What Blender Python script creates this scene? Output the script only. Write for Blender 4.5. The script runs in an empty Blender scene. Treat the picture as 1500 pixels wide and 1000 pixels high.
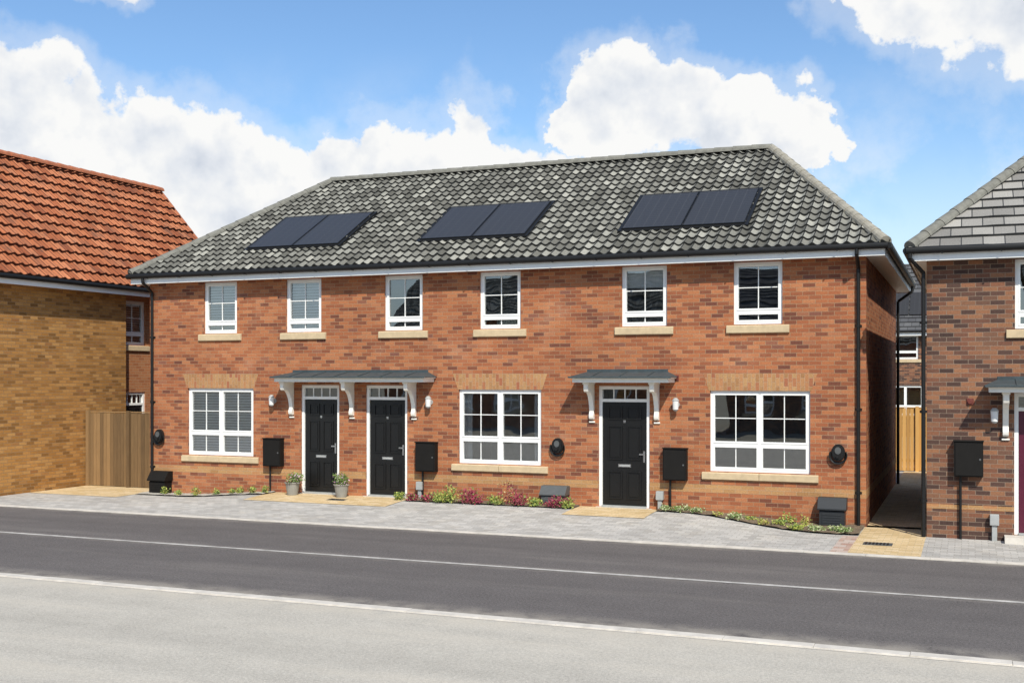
import bpy, math, random
from mathutils import Vector
R=random.Random(7)
S=bpy.context.scene
S.view_settings.view_transform='Standard'
try: S.view_settings.look='None'
except Exception: pass
S.view_settings.exposure=0

# ---------------------------------------------------------------- node helpers
class NT:
    def __init__(s,nt): s.nt=nt; s.n=nt.nodes; s.l=nt.links
    def N(s,t,**k):
        n=s.n.new(t)
        for a,b in k.items(): setattr(n,a,b)
        return n
    def put(s,sock,v):
        if isinstance(v,bpy.types.NodeSocket): s.l.new(v,sock)
        elif v is not None: sock.default_value=v
    def M(s,op,a,b=None,c=None,clamp=False):
        n=s.n.new('ShaderNodeMath'); n.operation=op; n.use_clamp=clamp
        s.put(n.inputs[0],a)
        if b is not None: s.put(n.inputs[1],b)
        if c is not None: s.put(n.inputs[2],c)
        return n.outputs[0]
    def mix(s,f,a,b,blend='MIX'):
        n=s.n.new('ShaderNodeMix'); n.data_type='RGBA'; n.blend_type=blend
        s.put(n.inputs[0],f); s.put(n.inputs[6],a); s.put(n.inputs[7],b)
        return n.outputs[2]
    def noise(s,vec,scale,detail=3,rough=.5,dist=0):
        n=s.n.new('ShaderNodeTexNoise'); s.put(n.inputs['Vector'],vec)
        n.inputs['Scale'].default_value=scale; n.inputs['Detail'].default_value=detail
        n.inputs['Roughness'].default_value=rough; n.inputs['Distortion'].default_value=dist
        return n.outputs['Fac']
    def ramp(s,f,stops,interp='LINEAR'):
        n=s.n.new('ShaderNodeValToRGB'); r=n.color_ramp; r.interpolation=interp
        while len(r.elements)<len(stops): r.elements.new(.5)
        for e,(p,c) in zip(r.elements,stops):
            e.position=p; e.color=(c[0],c[1],c[2],1) if hasattr(c,'__len__') else (c,c,c,1)
        s.l.new(f,n.inputs[0]); return n.outputs[0]
    def smooth(s,v,a,b):
        n=s.n.new('ShaderNodeMapRange'); n.interpolation_type='SMOOTHSTEP'
        s.put(n.inputs[0],v); n.inputs[1].default_value=a; n.inputs[2].default_value=b
        return n.outputs[0]
def c4(c): return (c[0],c[1],c[2],1)
def newmat(name):
    m=bpy.data.materials.new(name); m.use_nodes=True
    t=NT(m.node_tree); b=t.n['Principled BSDF']; return m,t,b
def simple(name,col,rough=.5,metal=0,nscale=8,namt=.12,bump=0,spec=.5,bscale=60):
    m,t,b=newmat(name)
    g=t.N('ShaderNodeTexCoord').outputs['Object']
    n=t.noise(g,nscale,5,.6)
    k=t.ramp(n,[(.25,1-namt),(.75,1+namt)])
    t.put(b.inputs['Base Color'],t.mix(1.0,c4(col),k,'MULTIPLY'))
    b.inputs['Roughness'].default_value=rough; b.inputs['Metallic'].default_value=metal
    b.inputs['Specular IOR Level'].default_value=spec
    if bump:
        bn=t.N('ShaderNodeBump'); bn.inputs['Strength'].default_value=bump; bn.inputs['Distance'].default_value=.01
        t.put(bn.inputs['Height'],t.noise(g,bscale,4,.6)); t.put(b.inputs['Normal'],bn.outputs[0])
    return m
def bricks(name,stops,mortar,w=.225,h=.075,ms=.0045,offset=.5,rough=.9,bump=.5,big=.14,eff=0,msmooth=.15,speck=.25,interp='LINEAR',dirt=0,dcol=(.07,.055,.045,1)):
    m,t,b=newmat(name)
    uv=t.N('ShaderNodeTexCoord').outputs['UV']
    br=t.N('ShaderNodeTexBrick'); br.offset=offset; br.offset_frequency=2; br.squash=1
    t.put(br.inputs['Vector'],uv)
    for k,v in (('Scale',1),('Brick Width',w),('Row Height',h),('Mortar Size',ms),('Mortar Smooth',msmooth),('Bias',0)):
        br.inputs[k].default_value=v
    br.inputs['Color1'].default_value=(0,0,0,1); br.inputs['Color2'].default_value=(1,1,1,1); br.inputs['Mortar'].default_value=(.5,.5,.5,1)
    col=t.ramp(br.outputs['Color'],stops,interp)
    col=t.mix(br.outputs['Fac'],col,c4(mortar))
    n1=t.noise(uv,.55,4,.6); n2=t.noise(uv,38,4,.65)
    col=t.mix(1.0,col,t.ramp(n1,[(.25,1-big),(.75,1+big)]),'MULTIPLY')
    col=t.mix(1.0,col,t.ramp(n2,[(.25,1-speck),(.75,1+speck)]),'MULTIPLY')
    if eff:
        n3=t.noise(uv,1.1,6,.7)
        col=t.mix(t.M('MULTIPLY',t.smooth(n3,.54,.74),eff),col,(.50,.36,.25,1))
    if dirt:
        n4=t.noise(uv,1.7,6,.7)
        col=t.mix(t.M('MULTIPLY',t.smooth(n4,.48,.70),dirt),col,dcol)
    t.put(b.inputs['Base Color'],col)
    b.inputs['Roughness'].default_value=rough; b.inputs['Specular IOR Level'].default_value=.25
    if bump:
        hgt=t.M('ADD',t.M('MULTIPLY',br.outputs['Fac'],-1.0),t.M('MULTIPLY',n2,.5))
        bn=t.N('ShaderNodeBump'); bn.inputs['Strength'].default_value=bump; bn.inputs['Distance'].default_value=.006
        t.put(bn.inputs['Height'],hgt); t.put(b.inputs['Normal'],bn.outputs[0])
    return m

# ---------------------------------------------------------------- materials
M_red=bricks('red_brick',[(0,(.15,.055,.036)),(.16,(.25,.085,.042)),(.45,(.33,.112,.050)),(.75,(.39,.145,.062)),(.92,(.42,.17,.078)),(1,(.20,.08,.055))],(.33,.225,.135),eff=.18,speck=.24,big=.14)
M_buffwall=bricks('buff_brick_wall',[(0,(.20,.095,.028)),(.3,(.33,.155,.042)),(.7,(.42,.205,.058)),(.9,(.45,.24,.08)),(1,(.26,.11,.035))],(.27,.17,.085),ms=.006,speck=.3)
M_orangewall=bricks('orange_brick_wall',[(0,(.30,.11,.045)),(.5,(.40,.16,.065)),(1,(.36,.16,.07))],(.4,.26,.16))
M_multi=bricks('multi_brick',[(0,(.06,.036,.03)),(.3,(.10,.055,.042)),(.5,(.20,.085,.05)),(.75,(.29,.135,.07)),(1,(.13,.07,.05))],(.25,.19,.14))
M_buff=bricks('buff_brick',[(0,(.34,.18,.075)),(.5,(.44,.25,.11)),(1,(.40,.18,.08))],(.40,.28,.17))
M_soldier=bricks('soldier_brick',[(0,(.32,.16,.07)),(.45,(.43,.245,.11)),(.8,(.41,.19,.085)),(1,(.32,.115,.06))],(.40,.27,.17),w=.16,h=.075,offset=.5)
M_paver=bricks('grey_block_paving',[(0,(.35,.335,.31)),(.5,(.42,.405,.38)),(1,(.49,.47,.435))],(.28,.265,.235),w=.2,h=.135,ms=.005,big=.12,bump=.3,dirt=.18,dcol=(.5,.42,.3,1))
M_paveb=bricks('buff_block_paving',[(0,(.50,.36,.18)),(.5,(.60,.45,.25)),(1,(.64,.50,.31))],(.38,.30,.19),w=.2,h=.1,ms=.004,big=.12,bump=.3)
M_pavered=bricks('red_block_paving',[(0,(.38,.24,.19)),(.5,(.46,.34,.28)),(1,(.5,.42,.37))],(.32,.27,.22),w=.2,h=.2,ms=.006)
M_tile=bricks('grey_roof_tile',[(0,(.10,.097,.082)),(.5,(.185,.18,.155)),(.85,(.26,.255,.22)),(1,(.33,.32,.275))],(.026,.026,.024),w=.2,h=.3,ms=.014,offset=0,big=.2,bump=0,speck=.35)
M_otile=bricks('orange_pantile',[(0,(.24,.07,.03)),(.4,(.38,.125,.053)),(.8,(.45,.17,.08)),(1,(.28,.095,.045))],(.10,.035,.02),w=.27,h=.34,ms=.010,offset=0,big=.2,bump=0,dirt=.45)
M_ftile=bricks('flat_grey_tile',[(0,(.19,.18,.165)),(.5,(.29,.275,.25)),(1,(.39,.37,.33))],(.05,.05,.05),w=.33,h=.33,ms=.010,offset=.5,bump=0)
M_ridge=simple('ridge_tile',(.17,.165,.14),.9,namt=.3)
M_ridgew=simple('hip_tile_pale',(.30,.275,.22),.9,namt=.35)
M_oridge=simple('orange_ridge_tile',(.36,.12,.055),.9,namt=.3)
M_white=simple('white_upvc',(.84,.84,.81),.35,namt=.03)
M_cream=simple('white_timber',(.80,.78,.71),.5,namt=.05)
M_stone=simple('buff_sill_stone',(.54,.42,.26),.85,namt=.14,bump=.2)
M_blackp=simple('black_plastic',(.012,.012,.012),.45,namt=.1,spec=.3)
M_boxb=simple('black_meter_paint',(.010,.009,.008),.65,namt=.15,spec=.2)
M_door=simple('black_door',(.009,.009,.009),.33,namt=.08,spec=.42)
M_purple=simple('purple_door',(.09,.012,.03),.3)
M_lead=simple('lead_grey',(.052,.068,.074),.6,namt=.25,spec=.3)
M_steel=simple('steel',(.6,.6,.6),.25,1)
M_grey=simple('grey_plastic',(.36,.37,.36),.5)
M_slate=simple('slate_plastic',(.085,.09,.09),.5)
M_slated=simple('dark_plastic',(.022,.025,.028),.5)
M_lamp=simple('lamp_glass',(.72,.72,.70),.25)
M_alarm=simple('dark_red_plastic',(.14,.03,.02),.5)
M_room=simple('room_wall',(.16,.15,.14),.9)
M_blind=simple('white_blind',(.80,.80,.78),.7,namt=.04)
M_curtain=simple('curtain',(.5,.5,.48),.9)
M_soil=simple('soil',(.15,.11,.07),1,namt=.5,nscale=30,bump=.8)
M_gravel=simple('gravel',(.40,.37,.32),1,namt=.5,nscale=60,bump=.8)
M_pot=simple('planter_grey',(.27,.26,.23),.8,bump=.3)
M_kerb=simple('kerb_concrete',(.56,.52,.46),.9,namt=.2,nscale=5,bump=.2)
M_line=simple('pale_joint',(.45,.43,.40),.9,namt=.4,nscale=4)
def foliage(name,a,b_):
    m,t,b=newmat(name)
    g=t.N('ShaderNodeNewGeometry')
    col=t.ramp(g.outputs['Random Per Island'],[(0,a),(1,b_)])
    t.put(b.inputs['Base Color'],col); b.inputs['Roughness'].default_value=.6
    return m
M_green=foliage('leaf_green',(.06,.12,.02),(.20,.28,.06))
M_lime=foliage('leaf_lime',(.20,.25,.03),(.45,.44,.10))
M_crim=foliage('leaf_crimson',(.13,.015,.03),(.38,.05,.09))
M_pale=foliage('leaf_pale',(.24,.29,.12),(.48,.49,.30))
M_flower=foliage('petals',(.5,.2,.35),(.7,.6,.65))
M_ochre=foliage('leaf_ochre',(.22,.15,.05),(.42,.32,.14))

def wood(name,a,b_):
    m,t,b=newmat(name)
    uv=t.N('ShaderNodeTexCoord').outputs['UV']
    mp=t.N('ShaderNodeMapping'); mp.inputs['Scale'].default_value=(12,.8,1); t.put(mp.inputs[0],uv)
    n=t.noise(mp.outputs[0],3,5,.6)
    g=t.N('ShaderNodeNewGeometry').outputs['Random Per Island']
    col=t.ramp(t.M('ADD',t.M('MULTIPLY',n,.5),t.M('MULTIPLY',g,.5)),[(.2,a),(.8,b_)])
    t.put(b.inputs['Base Color'],col); b.inputs['Roughness'].default_value=.85
    return m
M_fence=wood('weathered_timber',(.10,.060,.026),(.29,.175,.075))
M_fencey=wood('new_timber',(.42,.22,.06),(.66,.38,.12))

def asphalt(name,base,var,speck,streak,dust,edges,tracks=()):
    m,t,b=newmat(name)
    co=t.N('ShaderNodeTexCoord').outputs['Object']
    mp=t.N('ShaderNodeMapping'); mp.inputs['Scale'].default_value=(.12,1,1); t.put(mp.inputs[0],co)
    big=t.noise(mp.outputs[0],1.1,6,.62); mid=t.noise(co,2.2,5,.6); fine=t.noise(co,30,3,.75); f2=t.noise(co,110,2,.75)
    k=t.M('ADD',t.M('MULTIPLY',t.M('SUBTRACT',big,.5),streak),1)
    k=t.M('ADD',k,t.M('MULTIPLY',t.M('SUBTRACT',mid,.5),var))
    k=t.M('ADD',k,t.M('MULTIPLY',t.M('SUBTRACT',fine,.5),speck))
    k=t.M('ADD',k,t.M('MULTIPLY',t.M('SUBTRACT',f2,.5),speck*1.6))
    cc=t.N('ShaderNodeCombineXYZ')
    for i in range(3): t.put(cc.inputs[i],t.M('MULTIPLY',k,base[i]))
    col=cc.outputs[0]
    sp=t.N('ShaderNodeSeparateXYZ'); t.put(sp.inputs[0],co)
    d=t.M('MULTIPLY',t.smooth(big,.50,.74),dust)
    for (ye,wd,am) in edges:
        g=t.M('SUBTRACT',1,t.smooth(t.M('ABSOLUTE',t.M('SUBTRACT',sp.outputs[1],ye)),0,wd))
        d=t.M('MAXIMUM',d,t.M('MULTIPLY',t.M('MULTIPLY',g,am),t.smooth(mid,.3,.6)))
    col=t.mix(d,col,(.50,.45,.37,1))
    for (ye,wd,am) in tracks:
        g=t.M('SUBTRACT',1,t.smooth(t.M('ABSOLUTE',t.M('SUBTRACT',sp.outputs[1],ye)),0,wd))
        col=t.mix(t.M('MULTIPLY',g,am),col,t.mix(1.0,col,(.78,.78,.79,1),'MULTIPLY'))
    t.put(b.inputs['Base Color'],col); b.inputs['Roughness'].default_value=.92; b.inputs['Specular IOR Level'].default_value=.25
    bn=t.N('ShaderNodeBump'); bn.inputs['Strength'].default_value=.6; bn.inputs['Distance'].default_value=.01
    t.put(bn.inputs['Height'],fine); t.put(b.inputs['Normal'],bn.outputs[0])
    return m
M_asph=asphalt('asphalt',(.122,.111,.106),.30,1.7,.4,.07,((-9.35,.5,.40),(-3.3,.35,.3),(-6.27,.25,.2)),((-4.6,.35,.4),(-7.4,.4,.4)))
M_conc=asphalt('pale_road_base',(.44,.41,.355),.28,.8,.45,.45,((-9.55,.6,.6),),((-11.6,.5,.2),(-13.6,.5,.2)))
M_ground=simple('ground_earth',(.22,.20,.15),1,namt=.3,nscale=.5)

def glassmat():
    m=bpy.data.materials.new('window_glass'); m.use_nodes=True; t=NT(m.node_tree); t.n.clear()
    out=t.N('ShaderNodeOutputMaterial'); tr=t.N('ShaderNodeBsdfTransparent'); gl=t.N('ShaderNodeBsdfGlossy'); mx=t.N('ShaderNodeMixShader')
    tr.inputs[0].default_value=(.88,.90,.89,1); gl.inputs['Roughness'].default_value=.01; gl.inputs[0].default_value=(.92,.95,.97,1)
    fr=t.N('ShaderNodeFresnel'); fr.inputs[0].default_value=1.5
    t.put(mx.inputs[0],t.M('ADD',t.M('MULTIPLY',fr.outputs[0],2.5),.14,clamp=True))
    co=t.N('ShaderNodeTexCoord').outputs['Object']
    bn=t.N('ShaderNodeBump'); bn.inputs['Strength'].default_value=.12; bn.inputs['Distance'].default_value=.02
    t.put(bn.inputs['Height'],t.noise(co,1.6,1,.5)); t.put(gl.inputs['Normal'],bn.outputs[0])
    t.l.new(tr.outputs[0],mx.inputs[1]); t.l.new(gl.outputs[0],mx.inputs[2]); t.l.new(mx.outputs[0],out.inputs[0])
    return m
M_glass=glassmat()
def pvmat():
    m,t,b=newmat('solar_cells')
    uv=t.N('ShaderNodeTexCoord').outputs['UV']
    br=t.N('ShaderNodeTexBrick'); br.offset=0; t.put(br.inputs['Vector'],uv)
    for k,v in (('Scale',1),('Brick Width',.2),('Row Height',.1),('Mortar Size',.003),('Mortar Smooth',.1)): br.inputs[k].default_value=v
    t.put(b.inputs['Base Color'],t.mix(br.outputs['Fac'],(.036,.034,.032,1),(.085,.083,.08,1)))
    b.inputs['Roughness'].default_value=.30
    return m
M_pv=pvmat()

# ---------------------------------------------------------------- mesh builder
class MB:
    def __init__(s,T=None): s.v=[];s.f=[];s.m=[];s.uv=[];s.mats=[];s.T=T or (lambda u,d,z:(u,-d,z))
    def mi(s,mat):
        if mat not in s.mats: s.mats.append(mat)
        return s.mats.index(mat)
    def poly(s,pts,mat,uv=None):
        k=len(s.v)
        for p in pts: s.v.append(tuple(s.T(*p)))
        s.f.append(tuple(range(k,k+len(pts)))); s.m.append(s.mi(mat))
        if uv is None:
            a=Vector(pts[0]); n=Vector((0,0,0))
            for i in range(1,len(pts)-1): n+=(Vector(pts[i])-a).cross(Vector(pts[i+1])-a)
            ax=max(range(3),key=lambda i:abs(n[i]))
            uv=[(p[1],p[2]) if ax==0 else ((p[0],p[2]) if ax==1 else (p[0],p[1])) for p in pts]
        s.uv.extend(uv)
    def box(s,u0,u1,d0,d1,z0,z1,mat):
        p=[(u,d,z) for u in (u0,u1) for d in (d0,d1) for z in (z0,z1)]
        for q in ((0,1,3,2),(4,6,7,5),(0,4,5,1),(2,3,7,6),(0,2,6,4),(1,5,7,3)): s.poly([p[i] for i in q],mat)
        s._weld(24)
    def _weld(s,n):
        base=len(s.v)-n; mp={}; nv=[]; idx=[]
        for i in range(base,len(s.v)):
            key=tuple(round(c,5) for c in s.v[i])
            if key not in mp: mp[key]=base+len(nv); nv.append(s.v[i])
            idx.append(mp[key])
        s.v=s.v[:base]+nv
        for k in range(len(s.f)-1,-1,-1):
            if s.f[k][0]<base: break
            s.f[k]=tuple(idx[i-base] for i in s.f[k])
    def prism(s,prof,u0,u1,mat):
        n=len(prof)
        s.poly([(u0,a,b) for a,b in prof],mat); s.poly([(u1,a,b) for a,b in reversed(prof)],mat)
        for i in range(n):
            a=prof[i]; b=prof[(i+1)%n]
            s.poly([(u0,a[0],a[1]),(u1,a[0],a[1]),(u1,b[0],b[1]),(u0,b[0],b[1])],mat)
        s._weld(2*n+4*n)
    def extr(s,prof,d0,d1,mat):
        n=len(prof)
        s.poly([(a,d1,b) for a,b in prof],mat); s.poly([(a,d0,b) for a,b in reversed(prof)],mat)
        for i in range(n):
            a=prof[i]; b=prof[(i+1)%n]
            s.poly([(a[0],d0,a[1]),(b[0],d0,b[1]),(b[0],d1,b[1]),(a[0],d1,a[1])],mat)
        s._weld(2*n+4*n)
    def cyl(s,p0,p1,r,mat,n=12,r2=None,caps=True):
        p0=Vector(p0);p1=Vector(p1);r2=r if r2 is None else r2
        d=(p1-p0).normalized(); a=d.orthogonal().normalized(); b=d.cross(a)
        A=[p0+(a*math.cos(2*math.pi*i/n)+b*math.sin(2*math.pi*i/n))*r for i in range(n)]
        B=[p1+(a*math.cos(2*math.pi*i/n)+b*math.sin(2*math.pi*i/n))*r2 for i in range(n)]
        c0=len(s.v)
        for i in range(n): j=(i+1)%n; s.poly([A[i],A[j],B[j],B[i]],mat)
        if caps:
            s.poly(list(reversed(A)),mat); s.poly(B,mat)
        s._weld(len(s.v)-c0)
    def tube(s,pts,r,mat,n=8):
        for a,b in zip(pts,pts[1:]): s.cyl(a,b,r,mat,n)
    def obj(s,name,parent=None,bevel=0,smooth=False):
        me=bpy.data.meshes.new(name); me.from_pydata(s.v,[],s.f)
        for m in s.mats: me.materials.append(m)
        me.polygons.foreach_set('material_index',s.m)
        l=me.uv_layers.new(name='UVMap'); flat=[c for q in s.uv for c in q]
        l.data.foreach_set('uv',flat)
        if smooth: me.polygons.foreach_set('use_smooth',[True]*len(s.f))
        me.update(); o=bpy.data.objects.new(name,me); S.collection.objects.link(o)
        if parent: o.parent=parent
        if bevel:
            b=o.modifiers.new('bevel','BEVEL'); b.width=bevel; b.segments=2; b.limit_method='ANGLE'
        return o
def empty(name):
    e=bpy.data.objects.new(name,None); S.collection.objects.link(e); e.empty_display_size=.3; return e
def front(y): return lambda u,d,z:(u,y-d,z)
def east(x): return lambda u,d,z:(x+d,u,z)

# ---------------------------------------------------------------- building parts
def wall(mb,u0,u1,z0,z1,ops,mat,rev=.12):
    us=sorted({u0,u1,*[o[0] for o in ops],*[o[1] for o in ops]})
    zs=sorted({z0,z1,*[o[2] for o in ops],*[o[3] for o in ops]})
    for i in range(len(us)-1):
        for j in range(len(zs)-1):
            cu=(us[i]+us[i+1])/2; cz=(zs[j]+zs[j+1])/2
            if any(o[0]<cu<o[1] and o[2]<cz<o[3] for o in ops): continue
            mb.poly([(us[i],0,zs[j]),(us[i+1],0,zs[j]),(us[i+1],0,zs[j+1]),(us[i],0,zs[j+1])],mat)
    for a,b,c,d in ops:
        mb.poly([(a,0,c),(a,0,d),(a,-rev,d),(a,-rev,c)],mat); mb.poly([(b,0,c),(b,-rev,c),(b,-rev,d),(b,0,d)],mat)
        mb.poly([(a,0,d),(b,0,d),(b,-rev,d),(a,-rev,d)],mat); mb.poly([(a,0,c),(a,-rev,c),(b,-rev,c),(b,0,c)],mat)
def room(mb,a,b,c,d,dep=1.9,m=None):
    m=m or M_room
    e=.35; a-=e;b+=e;c-=.3;d+=.0
    p=-.125;q=-dep
    mb.poly([(a,q,c),(b,q,c),(b,q,d),(a,q,d)],m)
    mb.poly([(a,p,c),(a,q,c),(a,q,d),(a,p,d)],m); mb.poly([(b,p,c),(b,q,c),(b,q,d),(b,p,d)],m)
    mb.poly([(a,p,d),(b,p,d),(b,q,d),(a,q,d)],m); mb.poly([(a,p,c),(b,p,c),(b,q,c),(a,q,c)],m)
def window(mb,a,b,c,d,cols,zt,blind=None,bars=True,curt=False):
    F=.05
    W=M_white
    mb.box(a,a+F,-.12,-.045,c,d,W); mb.box(b-F,b,-.12,-.045,c,d,W)
    mb.box(a+F,b-F,-.12,-.045,c,c+F,W); mb.box(a+F,b-F,-.12,-.045,d-F,d,W)
    mw=.05; wd=(b-a-2*F-(cols-1)*mw)/cols
    for k in range(cols):
        x0=a+F+k*(wd+mw); x1=x0+wd
        if k: mb.box(x0-mw,x0,-.118,-.048,c+F,d-F,W)
        mb.box(x0,x1,-.118,-.05,zt-.025,zt+.025,W)
        for (z0,z1,hb) in ((c+F,zt-.025,False),(zt+.025,d-F,True)):
            s=.032
            mb.box(x0,x0+s,-.1,-.04,z0,z1,W); mb.box(x1-s,x1,-.1,-.04,z0,z1,W)
            mb.box(x0+s,x1-s,-.1,-.04,z0,z0+s,W); mb.box(x0+s,x1-s,-.1,-.04,z1-s,z1,W)
            if bars:
                xm=(x0+x1)/2; zm=(z0+z1)/2
                mb.box(xm-.008,xm+.008,-.084,-.070,z0+s,z1-s,W)
                if hb:
                    mb.box(x0+s,xm-.008,-.083,-.071,zm-.008,zm+.008,W); mb.box(xm+.008,x1-s,-.083,-.071,zm-.008,zm+.008,W)
            j=[R.uniform(-.0014,.0014) for _ in range(3)]
            mb.poly([(x0+s,-.0865+j[0],z0+s),(x1-s,-.0865+j[1],z0+s),(x1-s,-.0865+j[1]+j[2],z1-s),(x0+s,-.0865+j[0]+j[2],z1-s)],M_glass)
    if blind:
        zb=c+.04 if blind=='full' else d-(d-c)*blind
        z=d-.06
        if blind=='full':
            while z>zb:
                mb.poly([(a+.06,-.165,z),(b-.06,-.165,z),(b-.06,-.135,z-.048),(a+.06,-.135,z-.048)],M_blind); z-=.062
            mb.poly([(a+.0,-.2,c),(b-.0,-.2,c),(b-.0,-.2,d),(a+.0,-.2,d)],M_room)
        else: mb.box(a+.06,b-.06,-.19,-.18,zb,d-.03,M_blind)
    if curt:
        for (e,f) in ((a+.02,a+.22),(b-.22,b-.02)):
            n=8
            for i in range(n):
                u=e+(f-e)*i/n; v=e+(f-e)*(i+1)/n
                mb.poly([(u,-.2-.03*(i%2),c+.02),(v,-.2-.03*((i+1)%2),c+.02),(v,-.2-.03*((i+1)%2),d-.02),(u,-.2-.03*(i%2),d-.02)],M_blind)
def door(mb,a,b,c,d,leaf=None,zl=2.22):
    leaf=leaf or M_door; F=.065; W=M_white
    mb.box(a,a+F,-.12,-.03,c,d,W); mb.box(b-F,b,-.12,-.03,c,d,W)
    mb.box(a+F,b-F,-.12,-.03,d-F,d,W); mb.box(a+F,b-F,-.12,-.031,zl,zl+.06,W)
    mb.box(a+F,b-F,-.11,.03,c,c+.03,M_grey)
    n=4; w=(b-a-2*F)
    for i in range(1,n):
        x=a+F+w*i/n; mb.box(x-.010,x+.010,-.085,-.065,zl+.06,d-F,W)
    mb.poly([(a+F,-.088,zl+.06),(b-F,-.088,zl+.06),(b-F,-.088,d-F),(a+F,-.088,d-F)],M_glass)
    x0=a+F+.004;x1=b-F-.004;z0=c+.035;z1=zl-.004
    mb.box(x0,x1,-.10,-.06,z0,z1,leaf)
    H=z1-z0; st=.11; pw=(x1-x0-3*st)/2+.01
    for r0,r1 in ((.06,.33),(.44,.77),(.83,.955)):
        for k in (0,1):
            u0=x0+st+k*(pw+st-.02); u1=u0+pw; a0=z0+H*r0; a1=z0+H*r1
            t=.022
            mb.box(u0,u0+t,-.06,-.042,a0,a1,leaf); mb.box(u1-t,u1,-.06,-.042,a0,a1,leaf)
            mb.box(u0+t,u1-t,-.06,-.042,a0,a0+t,leaf); mb.box(u0+t,u1-t,-.06,-.042,a1-t,a1,leaf)
            g=.05; mb.extr([(u0+g,a0+g),(u1-g,a0+g),(u1-g,a1-g),(u0+g,a1-g)],-.06,-.048,leaf)
    xm=(x0+x1)/2; zz=z0+H*.385
    mb.box(xm-.13,xm+.13,-.06,-.046,zz-.03,zz+.03,M_steel); mb.box(xm-.11,xm+.11,-.046,-.041,zz-.015,zz+.015,M_grey)
    mb.box(x1-.07,x1-.035,-.06,-.045,z0+H*.42,z0+H*.53,M_steel); mb.box(x1-.15,x1-.045,-.045,-.03,z0+H*.49,z0+H*.505,M_steel)
    mb.box(xm-.025,xm+.02,-.06,-.052,z0+H*.80,z0+H*.825,M_steel)
def sill(mb,a,b,z,h=.16,o=.13):
    mb.prism([(-.1,z-h),(.035,z-h),(.05,z-h+.015),(.05,z-.03),(-.045,z),(-.1,z)],a-o,b+o,M_stone)
BR=[(0,1.88),(.05,1.87),(.085,1.90),(.095,1.95),(.075,1.99),(.06,2.03),(.075,2.13),(.11,2.24),(.17,2.34),(.25,2.41),(.32,2.43),(.36,2.41),(.40,2.43),(.42,2.48),(.42,2.60),(0,2.60)]
def canopy(par,T,x0,x1,br,dz=0):
    mb=MB(T); P=.52
    mb.box(x0+.04,x1-.04,0.0,P,2.60+dz,2.68+dz,M_cream)
    mb.box(x0+.0,x1-.0,-.0,P+.045,2.68+dz,2.705+dz,M_cream)
    z=2.708+dz
    x2,x3,y2=x0-.025,x1+.025,P+.07
    a=(x2,0,z+.002);b=(x2,y2,z+.002);c=(x3,y2,z+.002);d=(x3,0,z+.002);e=(x2+.2,0,z+.10);f=(x3-.2,0,z+.10)
    mb.poly([b,c,f,e],M_lead); mb.poly([a,b,e],M_lead); mb.poly([c,d,f],M_lead); mb.poly([a,d,c,b],M_lead)
    mb.box(x2,x3,y2,y2+.012,z-.022,z+.012,M_lead)
    n=max(2,int((x3-x2)/.6))
    for i in range(1,n+1):
        x=x2+.2+(x3-x2-.4)*(i-.5)/n
        mb.prism([(0,z+.115),(0,z+.10),(y2,z+.002),(y2,z+.02)],x-.012,x+.012,M_lead)
    mb.box(x2+.2,x3-.2,.0,.012,z+.08,z+.15,M_lead)
    for x in br:
        mb.prism([(p,q+dz) for p,q in BR],x-.045,x+.045,M_cream)
        mb.box(x-.06,x+.06,0,.03,2.54+dz-.75+.02,2.54+dz-.70,M_cream)
        mb.box(x-.06,x+.06,0,.44,2.565+dz,2.598+dz,M_cream)
    return mb.obj('porch_canopy',par,bevel=.004)
def wall_light(par,T,x,z):
    mb=MB(T)
    mb.cyl((x,0,z-.02),(x,.02,z-.02),.055,M_grey,16)
    mb.tube([(x,.02,z-.06),(x,.07,z-.14),(x,.12,z-.13)],.012,M_grey)
    mb.cyl((x,.12,z-.14),(x,.12,z-.11),.03,M_grey,12,.055)
    mb.cyl((x,.12,z-.11),(x,.12,z+.06),.052,M_lamp,14,.06)
    mb.cyl((x,.12,z+.06),(x,.12,z+.11),.07,M_grey,14,.03)
    mb.box(x-.012,x+.012,.02,.06,z-.03,z,M_grey)
    mb.obj('wall_lantern',par)
def alarm(par,T,x,z):
    mb=MB(T); mb.box(x-.055,x+.055,0,.02,z-.055,z+.055,M_alarm); mb.cyl((x,.02,z),(x,.045,z),.04,M_alarm,14)
    mb.obj('alarm_bell_box',par,bevel=.004)
def meter(par,T,x0,x1,z0,z1,zg=0,px=.1):
    mb=MB(T)
    mb.box(x0,x1,0,.16,z0,z1,M_boxb); mb.box(x0+.02,x1-.02,.16,.175,z0+.02,z1-.02,M_boxb)
    mb.box(x0-.01,x1+.01,0,.185,z1,z1+.02,M_boxb)
    mb.cyl((x1-.05,.175,(z0+z1)/2),(x1-.05,.182,(z0+z1)/2),.018,M_slate,10)
    mb.cyl((x0+px,.05,zg),(x0+px,.05,z0),.022,M_blackp,10)
    mb.obj('electricity_meter_box',par,bevel=.005)
def pedestal(par,T,x,zg,h=.42):
    mb=MB(T)
    mb.box(x-.04,x+.04,.03,.09,zg,zg+h*.6,M_grey); mb.box(x-.07,x+.07,.01,.12,zg+h*.6,zg+h,M_grey)
    mb.obj('utility_riser',par,bevel=.008)
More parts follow.
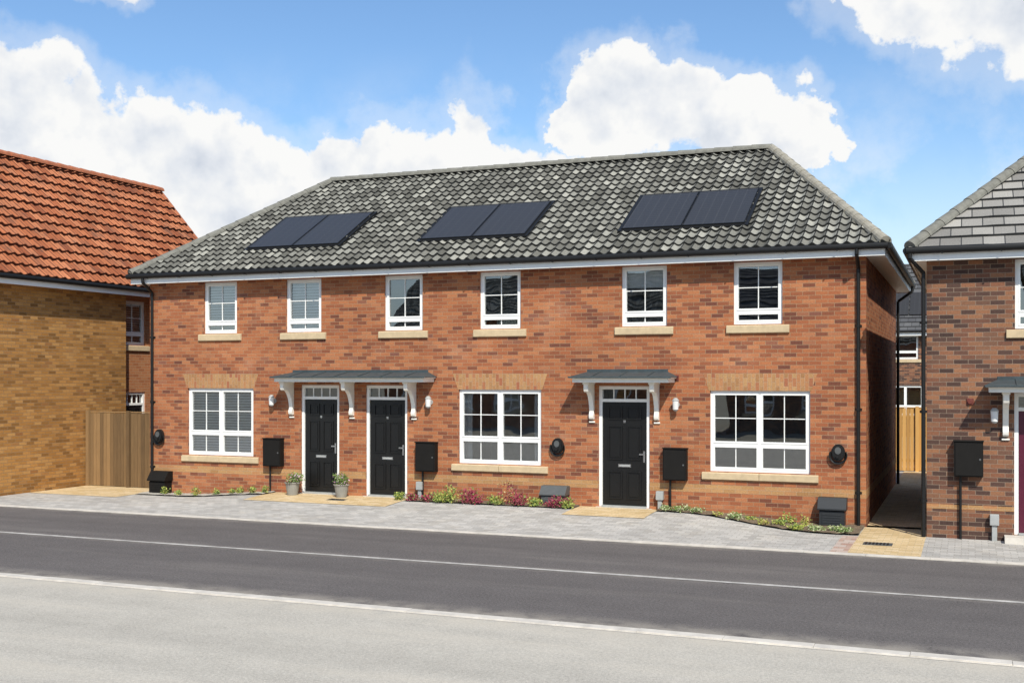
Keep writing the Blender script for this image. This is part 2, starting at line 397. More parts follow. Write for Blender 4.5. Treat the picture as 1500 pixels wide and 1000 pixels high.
def gasbox(par,T,x,zg,mat,w=.5,h=.5):
    mb=MB(T)
    mb.prism([(0,zg),(.26,zg),(.26,zg+h*.55),(.22,zg+h*.6),(.22,zg+h*.78),(.14,zg+h),(0,zg+h)],x-w/2+.03,x+w/2-.03,mat)
    mb.prism([(0,zg+h*.60),(.30,zg+h*.60),(.30,zg+h*.66),(.17,zg+h*1.03),(0,zg+h*1.03)],x-w/2,x+w/2,mat)
    mb.box(x-.18,x+.18,.26,.268,zg+.03,zg+h*.5,mat)
    for k in range(4): mb.box(x-.16,x+.16,.268,.274,zg+.07+k*.045,zg+.085+k*.045,mat)
    mb.obj('gas_meter_box',par,bevel=.006)
def charger(par,T,x,z):
    mb=MB(T); n=20
    def ov(w,h,zc,k=0): return [(x+w*math.cos(2*math.pi*i/n),zc+h*math.sin(2*math.pi*i/n)) for i in range(n)]
    mb.extr(ov(.12,.155,z+.02),0,.07,M_blackp); mb.extr(ov(.10,.135,z+.02),.07,.10,M_blackp)
    mb.extr(ov(.055,.065,z+.06),.10,.112,M_slate); mb.extr(ov(.035,.035,z-.04),.10,.14,M_blackp)
    for k in range(3):
        r=.13+.012*k; pts=[(x+r*math.cos(t),.03+.02*k,z-.03+r*1.0*math.sin(t)) for t in [math.pi*(.85+1.3*i/16) for i in range(17)]]
        mb.tube(pts,.011,M_blackp,6)
    mb.obj('ev_charger',par)
def plane_T(E0,E1,R0,R1):
    E0,E1,R0,R1=map(Vector,(E0,E1,R0,R1)); a=(E1-E0).normalized(); W=(E1-E0).length
    ua=(R0-E0).dot(a); pr=(R0-E0)-a*ua; L=pr.length; b=pr/L; ub=(R1-E0).dot(a); n=a.cross(b)
    if n.z<0: n=-n
    return (lambda u,d,t:E0+a*u+b*t+n*d),W,L,ua,ub
def tiled(mb,E0,E1,R0,R1,mat,g,pitch,prof,step=.035,nper=8,jit=0):
    T,W,L,ua,ub=plane_T(E0,E1,R0,R1); mb.T=T
    rows=[(0,-.03)]; i=0
    while i*g<L-.02:
        rows.append((i*g,step)); rows.append((min((i+1)*g,L),0)); i+=1
    du=pitch/nper; n=int(W/du)+1; us=[k*du for k in range(n)]+[W]
    jt={}
    def P(r,u,ri):
        t,h=r; lo=ua*t/L; hi=W+(ub-W)*t/L; uu=min(max(u,lo),hi)
        jj=0
        if jit and h>0:
            key=(ri,int(u/pitch)); 
            if key not in jt: jt[key]=R.uniform(-jit,jit)
            jj=jt[key]
        return (uu,h+prof(uu/pitch)+jj,t)
    for ri,(r0,r1) in enumerate(zip(rows,rows[1:])):
        A=[P(r0,u,ri) for u in us]; B=[P(r1,u,ri+1) for u in us]
        for k in range(len(us)-1):
            if A[k+1][0]-A[k][0]<1e-5 and B[k+1][0]-B[k][0]<1e-5: continue
            q=[A[k],A[k+1],B[k+1],B[k]]
            mb.poly(q,mat,[(p[0],p[2]+.002) for p in q])
    return T
def roman(x): return .050*(.5+.5*math.cos(2*math.pi*x))**1.3
def pan(x):
    f=x%1.0; return .05*(.5+.5*math.sin(2*math.pi*(f**.8)))
def caps(mb,p0,p1,r,mat,seg=.42):
    mb.T=lambda u,d,z:(u,d,z)
    p0=Vector(p0);p1=Vector(p1);d=(p1-p0);L=d.length;d/=L
    side=d.cross(Vector((0,0,1))).normalized(); up=side.cross(d); n=8; k=max(1,round(L/seg))
    for i in range(k):
        a=p0+d*(L*i/k-.01); b=p0+d*(L*(i+1)/k+.02); ra=r*1.06; rb=r*.94
        A=[a+side*(math.cos(math.pi*j/n)*ra)+up*(math.sin(math.pi*j/n)*ra-.02) for j in range(n+1)]
        B=[b+side*(math.cos(math.pi*j/n)*rb)+up*(math.sin(math.pi*j/n)*rb-.02) for j in range(n+1)]
        for j in range(n): mb.poly([A[j],A[j+1],B[j+1],B[j]],mat)
        mb.poly(A,mat); mb.poly(list(reversed(B)),mat)
def hip(par,x0,x1,y0,y1,ze,xr0,xr1,yr,zr,mat,g,pitch,prof,rm,rm2=None,nper=8):
    mb=MB()
    T=tiled(mb,(x0,y0,ze),(x1,y0,ze),(xr0,yr,zr),(xr1,yr,zr),mat,g,pitch,prof,nper=nper,jit=.006)
    tiled(mb,(x1,y0,ze),(x1,y1,ze),(xr1,yr,zr),(xr1,yr,zr),mat,g,pitch,prof,nper=4)
    tiled(mb,(x1,y1,ze),(x0,y1,ze),(xr1,yr,zr),(xr0,yr,zr),mat,g,pitch,prof,nper=4)
    tiled(mb,(x0,y1,ze),(x0,y0,ze),(xr0,yr,zr),(xr0,yr,zr),mat,g,pitch,prof,nper=4)
    mb.obj('roof',par)
    mb=MB()
    e=.05
    caps(mb,(xr0,yr,zr+e),(xr1,yr,zr+e),.12,rm)
    caps(mb,(x1-.03,y0+.03,ze+e),(xr1,yr,zr+e),.11,rm2 or rm); caps(mb,(x0+.03,y0+.03,ze+e),(xr0,yr,zr+e),.11,rm)
    caps(mb,(x1-.03,y1-.03,ze+e),(xr1,yr,zr+e),.11,rm); caps(mb,(x0+.03,y1-.03,ze+e),(xr0,yr,zr+e),.11,rm)
    mb.obj('ridge_tiles',par)
    return T
def eaves(par,x0,x1,y0,y1,zs,zf):
    mb=MB(lambda u,d,z:(u,d,z)); t=.02
    mb.box(x0+t,x1-t,y0+t,y1-t,zs,zs+.02,M_white)
    mb.box(x0,x1,y0,y0+t,zs-.02,zf,M_white); mb.box(x0,x1,y1-t,y1,zs-.02,zf,M_white)
    mb.box(x0,x0+t,y0+t,y1-t,zs-.02,zf,M_white); mb.box(x1-t,x1,y0+t,y1-t,zs-.02,zf,M_white)
    mb.obj('fascia_and_soffit',par)
    mb=MB(lambda u,d,z:(u,d,z)); r=.058; zg=zf-.02
    c=[(x0-r,y0-r,zg),(x1+r,y0-r,zg),(x1+r,y1+r,zg),(x0-r,y1+r,zg)]
    for i in range(4): mb.cyl(c[i],c[(i+1)%4],r,M_blackp,12)
    x=x0+.5
    while x<x1-.3:
        mb.box(x-.012,x+.012,y0-2*r-.004,y0,zg-.062,zg-.045,M_blackp); x+=.9
    mb.obj('gutter',par)
def downpipe(par,x,yw,yg,zt,zb=0,dx=0):
    mb=MB(lambda u,d,z:(u,d,z)); r=.034
    mb.tube([(x+dx,yg,zt),(x+dx,yg,zt-.1),(x,yw-.05,zt-.32),(x,yw-.05,zb)],r,M_blackp,10)
    z=zb+.6
    while z<zt-.4:
        mb.cyl((x,yw-.05,z),(x,yw-.05,z+.05),r*1.3,M_blackp,10); mb.box(x-.06,x+.06,yw-.012,yw,z+.005,z+.045,M_blackp); z+=1.5
    mb.obj('downpipe',par,smooth=False)

# ================================================================ main terrace
def sm(x,a,b):
    t=min(1,max(0,(x-a)/(b-a))); return t*t*(3-2*t)
def H(x,y): return .14*sm(y,-3.0,-.3)*sm(x,-16.5,-14)*(1-sm(x,-5.0,-2.4))
house=empty('brick_house')
X0,X1,DP=-17.68,-1.70,9.0
Tf=front(0)
up=[(-15.70,'full'),(-13.50,'full'),(-11.04,None),(-8.83,None),(-5.81,.35),(-3.63,None)]
lo=[(-16.60,-14.81,'full'),(-9.755,-7.935,None),(-4.525,-2.68,None)]
doors=[(-13.56,-12.60),(-11.94,-10.95),(-6.73,-5.70)]
ops=[(c-.45,c+.45,3.69,4.85) for c,_ in up]+[(a,b,.93,2.45) for a,b,_ in lo]+[(a,b,.17,2.53) for a,b in doors]
mb=MB(Tf); wall(mb,X0,X1,-.25,4.87,ops,M_red)
mb.T=east(X1); mb.poly([(0,0,-.25),(DP,0,-.25),(DP,0,4.87),(0,0,4.87)],M_red)
mb.T=east(X0); mb.poly([(0,0,-.25),(DP,0,-.25),(DP,0,4.87),(0,0,4.87)],M_red)
mb.T=front(DP); mb.poly([(X0,0,-.25),(X1,0,-.25),(X1,0,4.87),(X0,0,4.87)],M_red)
mb.obj('walls',house)
mb=MB(Tf)
segs=[];cur=X0
for a,b in doors: segs.append((cur,a)); cur=b
segs.append((cur,X1))
for a,b in segs: mb.box(a,b,-.01,.004,.525,.675,M_buff)
mb.T=east(X1); mb.box(0,DP,-.01,.004,.525,.675,M_buff)
mb.obj('buff_brick_band',house)
mb=MB(Tf)
for a,b,_ in lo:
    pts=[(a-.02,2.45),(b+.02,2.45),(b+.13,2.77),(a-.13,2.77)]
    q=[(p[0],.004,p[1]) for p in pts]
    mb.poly(q,M_soldier,[(p[1]-2.45+.0,p[0]) for p in pts])
    for i in range(4):
        p,r=pts[i],pts[(i+1)%4]; mb.poly([(p[0],0,p[1]),(r[0],0,r[1]),(r[0],.004,r[1]),(p[0],.004,p[1])],M_soldier)
mb.obj('soldier_brick_lintels',house)
mb=MB(Tf)
for c,_ in up: sill(mb,c-.45,c+.45,3.69,.17)
for a,b,_ in lo:
    m_=(a+b)/2; 
    mb.prism([(-.1,.77),(.035,.77),(.05,.785),(.05,.90),(-.045,.93),(-.1,.93)],a-.15,m_-.004,M_stone)
    mb.prism([(-.1,.77),(.035,.77),(.05,.785),(.05,.90),(-.045,.93),(-.1,.93)],m_+.004,b+.15,M_stone)
mb.obj('window_sills',house,bevel=.005)
for c,bl in up:
    mb=MB(Tf); window(mb,c-.45,c+.45,3.69,4.85,1,3.93,bl); room(mb,c-.45,c+.45,3.69,4.85); mb.obj('upper_window',house)
for i,(a,b,bl) in enumerate(lo):
    mb=MB(Tf); window(mb,a,b,.93,2.45,2,1.44,bl,curt=(i==1)); room(mb,a,b,.93,2.45,2.5 if i==1 else 2.0,M_curtain if i==1 else None); mb.obj('lower_window',house)
for a,b in doors:
    mb=MB(Tf); door(mb,a,b,.17,2.53); room(mb,a+.3,b-.3,2.2+.3,2.5,.8)
    mb.box(a-.05,b+.05,-.1,.05,.10,.168,M_kerb); mb.obj('front_door',house)
canopy(house,Tf,-13.95,-10.28,(-13.79,-12.27,-10.78)); canopy(house,Tf,-7.14,-5.16,(-6.86,-5.55))
for x in (-14.25,-10.40,-5.16): wall_light(house,Tf,x,2.20)
for x in (-10.45,-5.18): alarm(house,Tf,x,2.69)
for a in (-14.45,-10.68,-5.40): meter(house,Tf,a,a+.45,.74,1.34,.0,px=.12)
for x in (-10.62,-5.48): pedestal(house,Tf,x,.10)
gasbox(house,Tf,-17.27,.02,M_boxb); gasbox(house,Tf,-7.60,.12,M_slate,.54,.42); gasbox(house,Tf,-2.27,.02,M_slated)
for x in (-17.38,-7.57,-2.18): charger(house,Tf,x,1.32)
ZE=5.05; YE=-.35; RX0,RX1,RY,RZ=-15.5,-4.1,4.5,7.80
Tr=hip(house,-18.0,-1.32,YE,DP+.35,ZE,RX0,RX1,RY,RZ,M_tile,.30,.20,roman,M_ridge,M_ridgew)
eaves(house,-17.97,-1.36,-.31,DP+.31,4.87,5.04)
downpipe(house,-1.83,0,-.37,4.98); downpipe(house,-17.58,0,-.37,4.98)
mb=MB(lambda u,d,z:(u,d,z)); mb.tube([(-1.3,8.8,4.98),(-1.3,8.8,4.85),(-1.64,8.8,4.6),(-1.64,8.8,0)],.036,M_blackp); mb.obj('downpipe',house)
for k,(a,b) in enumerate(((-15.38,-12.98),(-10.94,-8.52),(-6.44,-3.98))):
    off=18.0; mb=MB(Tr); t0,t1=1.11,2.96; m=(a+b)/2
    mb.box(a+off-.07,b+off+.07,.0,.07,t0-.07,t1+.07,M_blackp)
    for x0,x1 in ((a,m-.008),(m+.008,b)):
        x0+=off;x1+=off; f=.018
        mb.box(x0,x1,.07,.095,t0,t0+f,M_blackp); mb.box(x0,x1,.07,.095,t1-f,t1,M_blackp)
        mb.box(x0,x0+f,.07,.095,t0+f,t1-f,M_blackp); mb.box(x1-f,x1,.07,.095,t0+f,t1-f,M_blackp)
        mb.box(x0+f,x1-f,.07,.09,t0+f,t1-f,M_pv)
    mb.obj('solar_panels',house)

# ================================================================ left house (orange pantiles)
lh=empty('brick_house')
xe=-20.3
mb=MB(east(xe)); wall(mb,-2.6,2.2,-.25,4.95,[],M_buffwall)
mb.T=front(-2.6)
mb.poly([(-26,0,-.25),(xe,0,-.25),(xe,0,4.95),(-23,0,8.2),(-26,0,4.95)],M_buffwall)
mb.T=front(2.2); mb.poly([(xe-.3,0,-.25),(xe,0,-.25),(xe,0,4.95),(xe-.3,0,4.95)],M_buffwall)
mb.T=front(6.6); mb.poly([(-26,0,-.25),(xe-.3,0,-.25),(xe-.3,0,4.95),(-23,0,8.2),(-26,0,4.95)],M_orangewall)
mb.T=east(-26); mb.poly([(-2.6,0,-.25),(6.6,0,-.25),(6.6,0,4.95),(-2.6,0,4.95)],M_buffwall)
mb.T=east(xe-.3); wall(mb,2.2,6.6,-.25,4.95,[(2.42,3.3,3.55,4.72),(2.42,3.3,.1,2.3)],M_orangewall)
mb.obj('walls',lh)
mb=MB(east(xe-.3)); window(mb,2.42,3.3,3.55,4.72,1,3.85,'full'); room(mb,2.42,3.3,3.55,4.72)
door(mb,2.42,3.3,.1,2.3,zl=1.95); sill(mb,2.42,3.3,3.55); mb.obj('side_window_and_door',lh)
mb=MB()
tiled(mb,(-19.95,-2.85,5.0),(-19.95,6.8,5.0),(-23,-2.85,8.37),(-23,6.8,8.37),M_otile,.34,.27,pan,step=.065,nper=8,jit=.008)
tiled(mb,(-26.05,6.8,5.0),(-26.05,-2.85,5.0),(-23,6.8,8.37),(-23,-2.85,8.37),M_otile,.34,.27,pan,step=.045,nper=4)
mb.obj('roof',lh)
mb=MB(); caps(mb,(-23,-2.9,8.42),(-23,6.85,8.42),.13,M_oridge)
caps(mb,(-19.97,6.83,5.0),(-23,6.83,8.38),.07,M_oridge,.34); mb.obj('ridge_tiles',lh)
mb=MB(lambda u,d,z:(u,d,z))
mb.box(-20.6,-19.99,-2.8,6.75,4.91,4.93,M_white); mb.box(-19.99,-19.97,-2.8,6.75,4.80,5.0,M_white)
mb.cyl((-19.91,-2.85,4.97),(-19.91,6.8,4.97),.058,M_blackp,12)
mb.tube([(-20.24,-2.2,4.9),(-20.24,-2.2,0)],.034,M_blackp)
mb.obj('fascia_and_gutter',lh)

# ================================================================ right house
rh=empty('brick_house'); yf=-.9; Tg=front(yf)
opr=[(.712,1.61,3.50,4.64),(.70,1.68,.12,2.45),(3.0,4.8,.9,2.35),(3.4,4.3,3.5,4.64)]
mb=MB(Tg); wall(mb,-.65,8.5,-.25,4.66,opr,M_multi)
mb.T=east(-.65); mb.poly([(yf,0,-.25),(8,0,-.25),(8,0,4.66),(yf,0,4.66)],M_multi)
mb.T=east(8.5); mb.poly([(yf,0,-.25),(8,0,-.25),(8,0,4.66),(yf,0,4.66)],M_multi)
mb.T=front(8); mb.poly([(-.65,0,-.25),(8.5,0,-.25),(8.5,0,4.66),(-.65,0,4.66)],M_multi)
mb.obj('walls',rh)
mb=MB(Tg); mb.box(-.65,.70,-.01,.004,.50,.575,M_buff); mb.box(1.68,8.5,-.01,.004,.50,.575,M_buff); mb.obj('buff_brick_band',rh)
mb=MB(Tg); window(mb,.712,1.61,3.5,4.64,1,3.75,None); room(mb,.712,1.61,3.5,4.64); sill(mb,.712,1.61,3.5,.16)
window(mb,3.4,4.3,3.5,4.64,1,3.75,None); room(mb,3.4,4.3,3.5,4.64); sill(mb,3.4,4.3,3.5,.16)
window(mb,3.0,4.8,.9,2.35,2,1.4,None); room(mb,3.0,4.8,.9,2.35); sill(mb,3.0,4.8,.9); mb.obj('windows',rh)
mb=MB(Tg); door(mb,.70,1.68,.12,2.45,M_purple,2.15); mb.box(.55,1.9,-.1,.35,0,.115,M_kerb); mb.obj('front_door',rh)
canopy(rh,Tg,.27,2.3,(.57,1.95),-.14)
wall_light(rh,Tg,.40,2.09); alarm(rh,Tg,.03,2.30); meter(rh,Tg,-.22,.23,1.06,1.64,0,.1); pedestal(rh,Tg,.40,.0,.45)
hip(rh,-.93,8.8,-1.25,8.35,4.84,2.26,5.6,3.0,7.78,M_ftile,.33,.33,lambda x:0,M_ridge,M_ridgew,nper=2)
eaves(rh,-.90,8.77,-1.21,8.3,4.66,4.83)
downpipe(rh,-.70,-.9,-1.27,4.78,dx=-.2)

# ================================================================ distant / opposite houses
def plain_house(x0,x1,y0,y1,ze,zr,bm,rm,facing=1,pv=False):
    e=empty('brick_house'); yfr=y0 if facing==1 else y1
    T=front(yfr) if facing==1 else (lambda u,d,z:(u,yfr+d,z))
    ops=[];x=x0+1.0
    while x<x1-1.5:
        ops.append((x,x+1.1,ze-1.25,ze-.15)); ops.append((x-.2,x+1.3,.95,2.3)); x+=2.9
    mb=MB(T); wall(mb,x0,x1,-.2,ze,ops,bm)
    mb.T=east(x0); mb.poly([(y0,0,-.2),(y1,0,-.2),(y1,0,ze),((y0+y1)/2,0,zr-.1),(y0,0,ze)],bm)
    mb.T=east(x1); mb.poly([(y0,0,-.2),(y1,0,-.2),(y1,0,ze),((y0+y1)/2,0,zr-.1),(y0,0,ze)],bm)
    mb.T=front(y1 if facing==1 else y0); mb.poly([(x0,0,-.2),(x1,0,-.2),(x1,0,ze),(x0,0,ze)],bm)
    mb.obj('walls',e)
    mb=MB(T)
    for o in ops: window(mb,*o,1 if o[1]-o[0]<1.2 else 2,o[2]+(o[3]-o[2])*.3,None,bars=False); room(mb,*o,1.0); sill(mb,o[0],o[1],o[2])
    mb.obj('windows',e)
    ym=(y0+y1)/2; mb=MB()
    T1=tiled(mb,(x0-.3,y0-.4,ze),(x1+.3,y0-.4,ze),(x0-.3,ym,zr),(x1+.3,ym,zr),rm,.34,.34,lambda x:0,nper=1)
    tiled(mb,(x1+.3,y1+.4,ze),(x0-.3,y1+.4,ze),(x1+.3,ym,zr),(x0-.3,ym,zr),rm,.34,.34,lambda x:0,nper=1)
    mb.obj('roof',e)
    if pv:
        mb=MB(T1); W=x1-x0
        for k in range(5): mb.box(W*.40+k*1.1,W*.40+k*1.1+1.05,.04,.08,1.2,3.0,M_pv)
        mb.obj('solar_panels',e)
    mb=MB(lambda u,d,z:(u,d,z)); yy=y0-.42 if facing==1 else y1+.42
    mb.box(x0-.3,x1+.3,min(yy,yy+.04),max(yy,yy+.04),ze-.2,ze-.02,M_white); mb.cyl((x0-.3,yy-.06*facing,ze),(x1+.3,yy-.06*facing,ze),.06,M_blackp)
    mb.obj('fascia_and_gutter',e)
M_dark=bricks('dark_roof_tile',[(0,(.07,.07,.075)),(1,(.12,.12,.12))],(.03,.03,.03),w=.33,h=.34,ms=.01)
plain_house(-10,4,33,41,4.75,8.2,M_multi,M_dark,1,True)
plain_house(-34,-16,34,42,4.9,8.3,M_red,M_dark,1)
plain_house(-30,-14,-42,-34,5,8.4,M_red,M_tile,-1)
plain_house(-11,-1,-42,-34,5,8.4,M_multi,M_dark,-1)
plain_house(3,16,-42,-34,5,8.4,M_red,M_tile,-1)

# ================================================================ fences
def fence(name,T,u0,u1,z0,z1,mat,posts):
    mb=MB(T); u=u0; i=0
    while u<u1-.02:
        w=min(.105,u1-u); j=R.uniform(-.008,.008)
        mb.box(u,u+w-.008,0 if i%2 else -.012,.022,z0,z1+j,mat); u+=w; i+=1
    for p in posts: mb.box(p-.045,p+.045,.024,.10,z0-.1,z1+.06,mat)
    for z in (z0+.25,z1-.3): mb.box(u0,u1,-.05,-.013,z,z+.08,mat)
    mb.box(u0,u1,-.02,.035,z1+.012,z1+.04,mat)
    return mb.obj(name)
fence('timber_fence',front(.8),-20.28,-17.70,.03,1.82,M_fence,(-20.2,-18.95,-17.8))
fence('timber_fence',front(13.0),-7,6,.02,1.80,M_fencey,(-6,-4.2,-2.4,-1.35,.6,2.4))

# ================================================================ ground
def sheet(name,x0,x1,y0,y1,z,mat):
    mb=MB(lambda u,d,zz:(u,d,zz)); mb.poly([(x0,y0,z),(x1,y0,z),(x1,y1,z),(x0,y1,z)],mat); return mb.obj(name)
def patch(name,x0,x1,y0,y1,mat,dz,ylo=None,yhi=None,st=.25,jag=0):
    mb=MB(lambda u,d,zz:(u,d,zz)); nx=max(1,round((x1-x0)/st)); ny=max(1,round((y1-y0)/st))
    def P(i,j):
        x=x0+(x1-x0)*i/nx; a=ylo(x) if ylo else y0; b=yhi(x) if yhi else y1
        y=a+(b-a)*j/ny
        return (x,y,H(x,y)+dz+(R.uniform(0,jag) if jag else 0))
    G=[[P(i,j) for j in range(ny+1)] for i in range(nx+1)]
    for i in range(nx):
        for j in range(ny): mb.poly([G[i][j],G[i+1][j],G[i+1][j+1],G[i][j+1]],mat)
    return mb.obj(name)
sheet('ground',-400,400,-400,400,-.03,M_ground)
sheet('road',-120,120,-9.35,-3.3,0,M_asph)
sheet('road_base',-120,120,-24,-9.55,-.004,M_conc)
def strip(name,y0,y1,z,mat,seg):
    mb=MB(lambda u,d,zz:(u,d,zz)); x=-60
    while x<40:
        mb.box(x,x+seg-.004,y0,y1,-.02,z+R.uniform(-.003,.003),mat); x+=seg
    return mb.obj(name,bevel=.004)
strip('kerb',-9.53,-9.37,.012,M_kerb,.915)
strip('kerb',-3.32,-3.18,.018,M_kerb,.915)
sheet('kerb_joint',-60,40,-9.56,-9.34,-.001,M_kerb)
mb=MB(lambda u,d,zz:(u,d,zz)); x=-60
w0=.10
while x<40:
    w1=.09+R.uniform(-.02,.02); c=-6.27
    mb.poly([(x,c-w0/2,.005),(x+.5,c-w1/2,.005),(x+.5,c+w1/2,.005),(x,c+w0/2,.005)],M_line); w0=w1; x+=.5
mb.obj('road_marking')
patch('pavement',-45,20,-3.18,.3,M_paver,.012,st=.4)
sheet('pavement',-45,20,.3,15,-.006,M_paver)
patch('footpath',-1.72,-.66,-3.18,-.0,M_paveb,.018)
sheet('footpath',-1.70,-.66,-.0,12.9,.012,M_paveb)
patch('footpath',-14.2,-10.8,-1.25,-.0,M_paveb,.020)
patch('footpath',-7.1,-5.5,-1.15,0,M_paveb,.020)
patch('footpath',-20.25,-17.72,-1.1,.9,M_paveb,.018)
patch('paving_border',-1.98,-1.72,-3.18,-1.3,M_pavered,.018)
bl=lambda x:-.30-.90*sm(x,-5.3,-2.2)
patch('planting_bed',-5.5,-1.72,-1.2,0,M_soil,.03,ylo=bl,jag=.03,st=.12)
patch('planting_bed',-10.78,-7.12,-.5,0,M_soil,.03,jag=.03,st=.12)
patch('planting_bed',-17.70,-14.22,-.5,0,M_gravel,.03,jag=.02,st=.12)
def drain(x,y,w=.45,d=.3):
    mb=MB(lambda u,dd,zz:(u,dd,zz)); z=H(x,y)+.022
    mb.box(x-w/2,x+w/2,y-d/2,y+d/2,z-.01,z+.004,M_slate)
    for k in range(7): mb.box(x-w/2+.03+k*(w-.06)/7,x-w/2+.06+k*(w-.06)/7,y-d/2+.03,y+d/2-.03,z+.004,z+.010,M_blackp)
    mb.obj('drain_cover')
drain(-1.35,-2.1); drain(-12.2,-.75,.4,.2)

# ================================================================ plants
def plant(name,x,y,r,h,n,mats,z=None,leaf=.04,par=None):
    mb=MB(lambda u,d,zz:(u,d,zz)); z0=H(x,y)+.03 if z is None else z
    lobes=[(R.uniform(-.5,.5)*r,R.uniform(-.5,.5)*r,R.uniform(.5,1)*h) for _ in range(5)]
    for i in range(6):
        l=lobes[i%5]; mb.cyl((x,y,z0),(x+l[0]*1.2,y+l[1]*1.2,z0+l[2]*.8),.004,mats[0],5,.002)
    for i in range(n):
        l=R.choice(lobes); th=R.uniform(0,6.28); q=R.uniform(.0,1)**.6*r*.55
        px=x+l[0]+math.cos(th)*q; py=y+l[1]+math.sin(th)*q; pz=z0+l[2]*R.uniform(.08,1.0)
        a=Vector((R.gauss(0,1),R.gauss(0,1),R.gauss(0,.7))).normalized(); b=a.orthogonal().normalized(); s=leaf*R.uniform(.6,1.3)
        c=Vector((px,py,pz))
        mb.poly([c,c+a*s*.5+b*s*.32,c+a*s,c+a*s*.5-b*s*.32],R.choice(mats))
        mb._weld(4)
    return mb.obj(name,par)
for x in (-17.0,-16.6,-16.05,-15.6,-15.25,-14.95,-14.6,-14.3):
    plant('garden_plant',x,-.3+R.uniform(-.1,.1),.12,R.uniform(.10,.22),120,[M_lime,M_green])
for x,k,r,h in ((-10.9,0,.16,.16),(-10.65,1,.2,.2),(-10.3,1,.2,.16),(-9.95,0,.22,.24),(-9.7,0,.2,.36),(-9.38,1,.28,.36),(-9.1,1,.2,.2),(-8.78,0,.22,.16),(-8.52,2,.2,.52),(-8.25,1,.28,.24),(-7.95,0,.2,.16),(-7.65,1,.16,.1),(-7.38,1,.27,.26),(-7.2,0,.18,.16)):
    ms=[[M_green,M_lime],[M_crim,M_crim,M_crim,M_crim,M_green],[M_crim,M_ochre]][k]
    plant('garden_shrub',x,-.40+R.uniform(-.06,.06),r,h,int((1100 if k<2 else 700)*r*1.5),ms)
for x,q,r,h,k in ((-5.32,.6,.15,.12,0),(-5.02,.7,.19,.14,0),(-4.72,.6,.17,.12,0),(-4.25,.75,.14,.09,2),(-3.95,.8,.19,.12,0),(-3.68,.6,.10,.10,1),(-3.4,.85,.16,.10,2),(-3.12,.7,.17,.13,1),(-3.0,.35,.14,.24,1),(-2.82,.85,.19,.13,1),(-2.68,.5,.14,.24,2),(-2.42,.85,.18,.12,0),(-2.12,.8,.19,.12,0),(-1.92,.85,.15,.10,0)):
    plant('garden_shrub',x,bl(x)*q,r,h,int(r*1200),[[M_pale,M_green],[M_lime,M_green],[M_lime,M_ochre]][k])
for x in (-13.55,-12.33):
    p=empty('potted_plant'); y=-.36; z=H(x,y)+.02
    mb=MB(lambda u,d,zz:(u,d,zz))
    mb.cyl((x,y,z),(x,y,z+.25),.11,M_pot,20,.155); mb.cyl((x,y,z+.25),(x,y,z+.275),.17,M_pot,20,.17); mb.cyl((x,y,z+.276),(x,y,z+.28),.15,M_soil,16)
    mb.obj('pot',p)
    plant('leaves',x,y,.24,.28,600,[M_green,M_green,M_green,M_green,M_flower],z=z+.27,par=p)

# ================================================================ light, sky, camera
EL=math.radians(45); AZ=math.radians(147)
sv=Vector((math.sin(AZ)*math.cos(EL),math.cos(AZ)*math.cos(EL),math.sin(EL)))
sd=bpy.data.lights.new('sun','SUN'); sd.energy=5.0; sd.angle=math.radians(.5); sd.color=(1,.95,.84)
so=bpy.data.objects.new('sun',sd); S.collection.objects.link(so); so.rotation_euler=(-sv).to_track_quat('-Z','Y').to_euler()
w=bpy.data.worlds.new('World'); S.world=w; w.use_nodes=True; t=NT(w.node_tree); t.n.clear()
out=t.N('ShaderNodeOutputWorld'); bg=t.N('ShaderNodeBackground'); bc=t.N('ShaderNodeBackground'); mx=t.N('ShaderNodeMixShader')
sky=t.N('ShaderNodeTexSky'); sky.sky_type='NISHITA'; sky.sun_disc=False; sky.sun_elevation=EL; sky.sun_rotation=AZ
sky.air_density=1.0; sky.dust_density=.4; sky.ozone_density=1.5
t.put(bg.inputs[0],t.mix(1.0,sky.outputs[0],(.98,1.18,1.34,1),'MULTIPLY')); bg.inputs[1].default_value=.12
dirv=t.N('ShaderNodeTexCoord').outputs['Generated']
sp=t.N('ShaderNodeSeparateXYZ'); t.put(sp.inputs[0],dirv); x,y,z=sp.outputs
phi=t.M('ARCTAN2',x,y)
hor=t.M('SQRT',t.M('ADD',t.M('MULTIPLY',x,x),t.M('MULTIPLY',y,y)))
e=t.M('DIVIDE',z,t.M('MAXIMUM',hor,.02))
def off(v):
    a=t.N('ShaderNodeVectorMath'); a.operation='ADD'; t.put(a.inputs[0],dirv); a.inputs[1].default_value=v; return a.outputs[0]
n1=t.noise(dirv,12,8,.60); n1b=t.noise(off((.010,-.003,.020)),12,5,.55); n1c=t.noise(dirv,12,5,.55)
nA=t.noise(off((3.1,1.7,.4)),16,6,.58); nB=t.noise(off((7.3,2.2,5.4)),16,6,.58)
px=t.M('ADD',phi,t.M('MULTIPLY',t.M('SUBTRACT',nA,.5),.13)); py=t.M('ADD',e,t.M('MULTIPLY',t.M('SUBTRACT',nB,.5),.10))
E=[(-.80,.195,.085,.070),(-.75,.19,.06,.066),(-.69,.18,.06,.060),(-.62,.165,.07,.06),(-.54,.16,.06,.055),(-.475,.17,.05,.058),(-.43,.185,.035,.068),(-.385,.17,.06,.045),
   (-.335,.232,.03,.030),(-.30,.238,.05,.058),(-.25,.235,.055,.048),(-.19,.22,.055,.040),(-.135,.205,.04,.025),
   (-.02,.315,.09,.045),(.06,.295,.10,.060),(-.08,.335,.05,.03),(-.77,.345,.09,.025),(-.60,.13,.28,.032)]
q=None
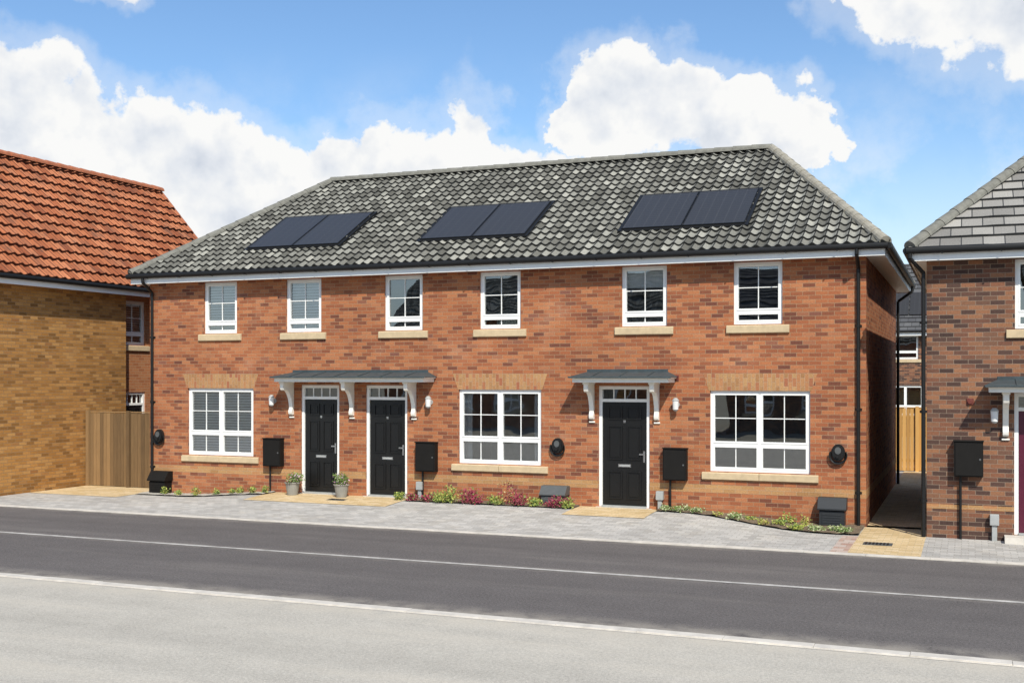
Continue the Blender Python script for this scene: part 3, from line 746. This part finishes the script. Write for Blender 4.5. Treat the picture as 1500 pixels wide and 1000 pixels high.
for a,b,c,d in E:
    u=t.M('MULTIPLY',t.M('SUBTRACT',px,a),1/c); v=t.M('MULTIPLY',t.M('SUBTRACT',py,b),1/d)
    f=t.M('SUBTRACT',1,t.M('ADD',t.M('MULTIPLY',u,u),t.M('MULTIPLY',v,v)))
    q=f if q is None else t.M('MAXIMUM',q,f)
gen=t.M('MULTIPLY',t.M('SUBTRACT',t.noise(dirv,2.6,4,.55),.60),7)
gen=t.M('SUBTRACT',gen,t.M('MULTIPLY',t.smooth(y,.25,.5),6))
q=t.M('MAXIMUM',q,gen); q=t.M('MAXIMUM',q,-1.5)
D=t.M('ADD',q,t.M('MULTIPLY',t.M('SUBTRACT',n1,.5),2.2))
mask=t.smooth(D,-.02,.34)
veil=t.M('MULTIPLY',t.smooth(n1,.38,.72),t.M('SUBTRACT',1,t.smooth(e,.12,.30)))
haze=t.M('MULTIPLY',t.M('SUBTRACT',1,t.smooth(e,.04,.24)),.45)
wisp=t.M('MULTIPLY',t.smooth(D,-1.0,.1),.28)
mask=t.M('MAXIMUM',mask,t.M('MAXIMUM',t.M('MAXIMUM',t.M('MULTIPLY',veil,.6),wisp),haze))
lit=t.M('MULTIPLY',t.M('SUBTRACT',n1c,n1b),2.4)
sh=t.M('ADD',lit,.82); sh=t.M('ADD',sh,t.M('MULTIPLY',t.M('SUBTRACT',1,t.smooth(D,.1,1.2)),.22),clamp=True)
ccol=t.ramp(sh,[(.30,(.60,.66,.76)),(.66,(.82,.855,.91)),(.98,(1,1,.99))])
t.put(bc.inputs[0],ccol); bc.inputs[1].default_value=.96
t.put(mx.inputs[0],mask); t.l.new(bg.outputs[0],mx.inputs[1]); t.l.new(bc.outputs[0],mx.inputs[2]); t.l.new(mx.outputs[0],out.inputs[0])

cd=bpy.data.cameras.new('camera'); co=bpy.data.objects.new('camera',cd); S.collection.objects.link(co)
cd.sensor_width=36; cd.lens=39.5; cd.shift_y=.034; cd.clip_end=2000
co.location=(0,-21.1,2.72); co.rotation_euler=(math.radians(90),0,math.radians(22.1)); S.camera=co
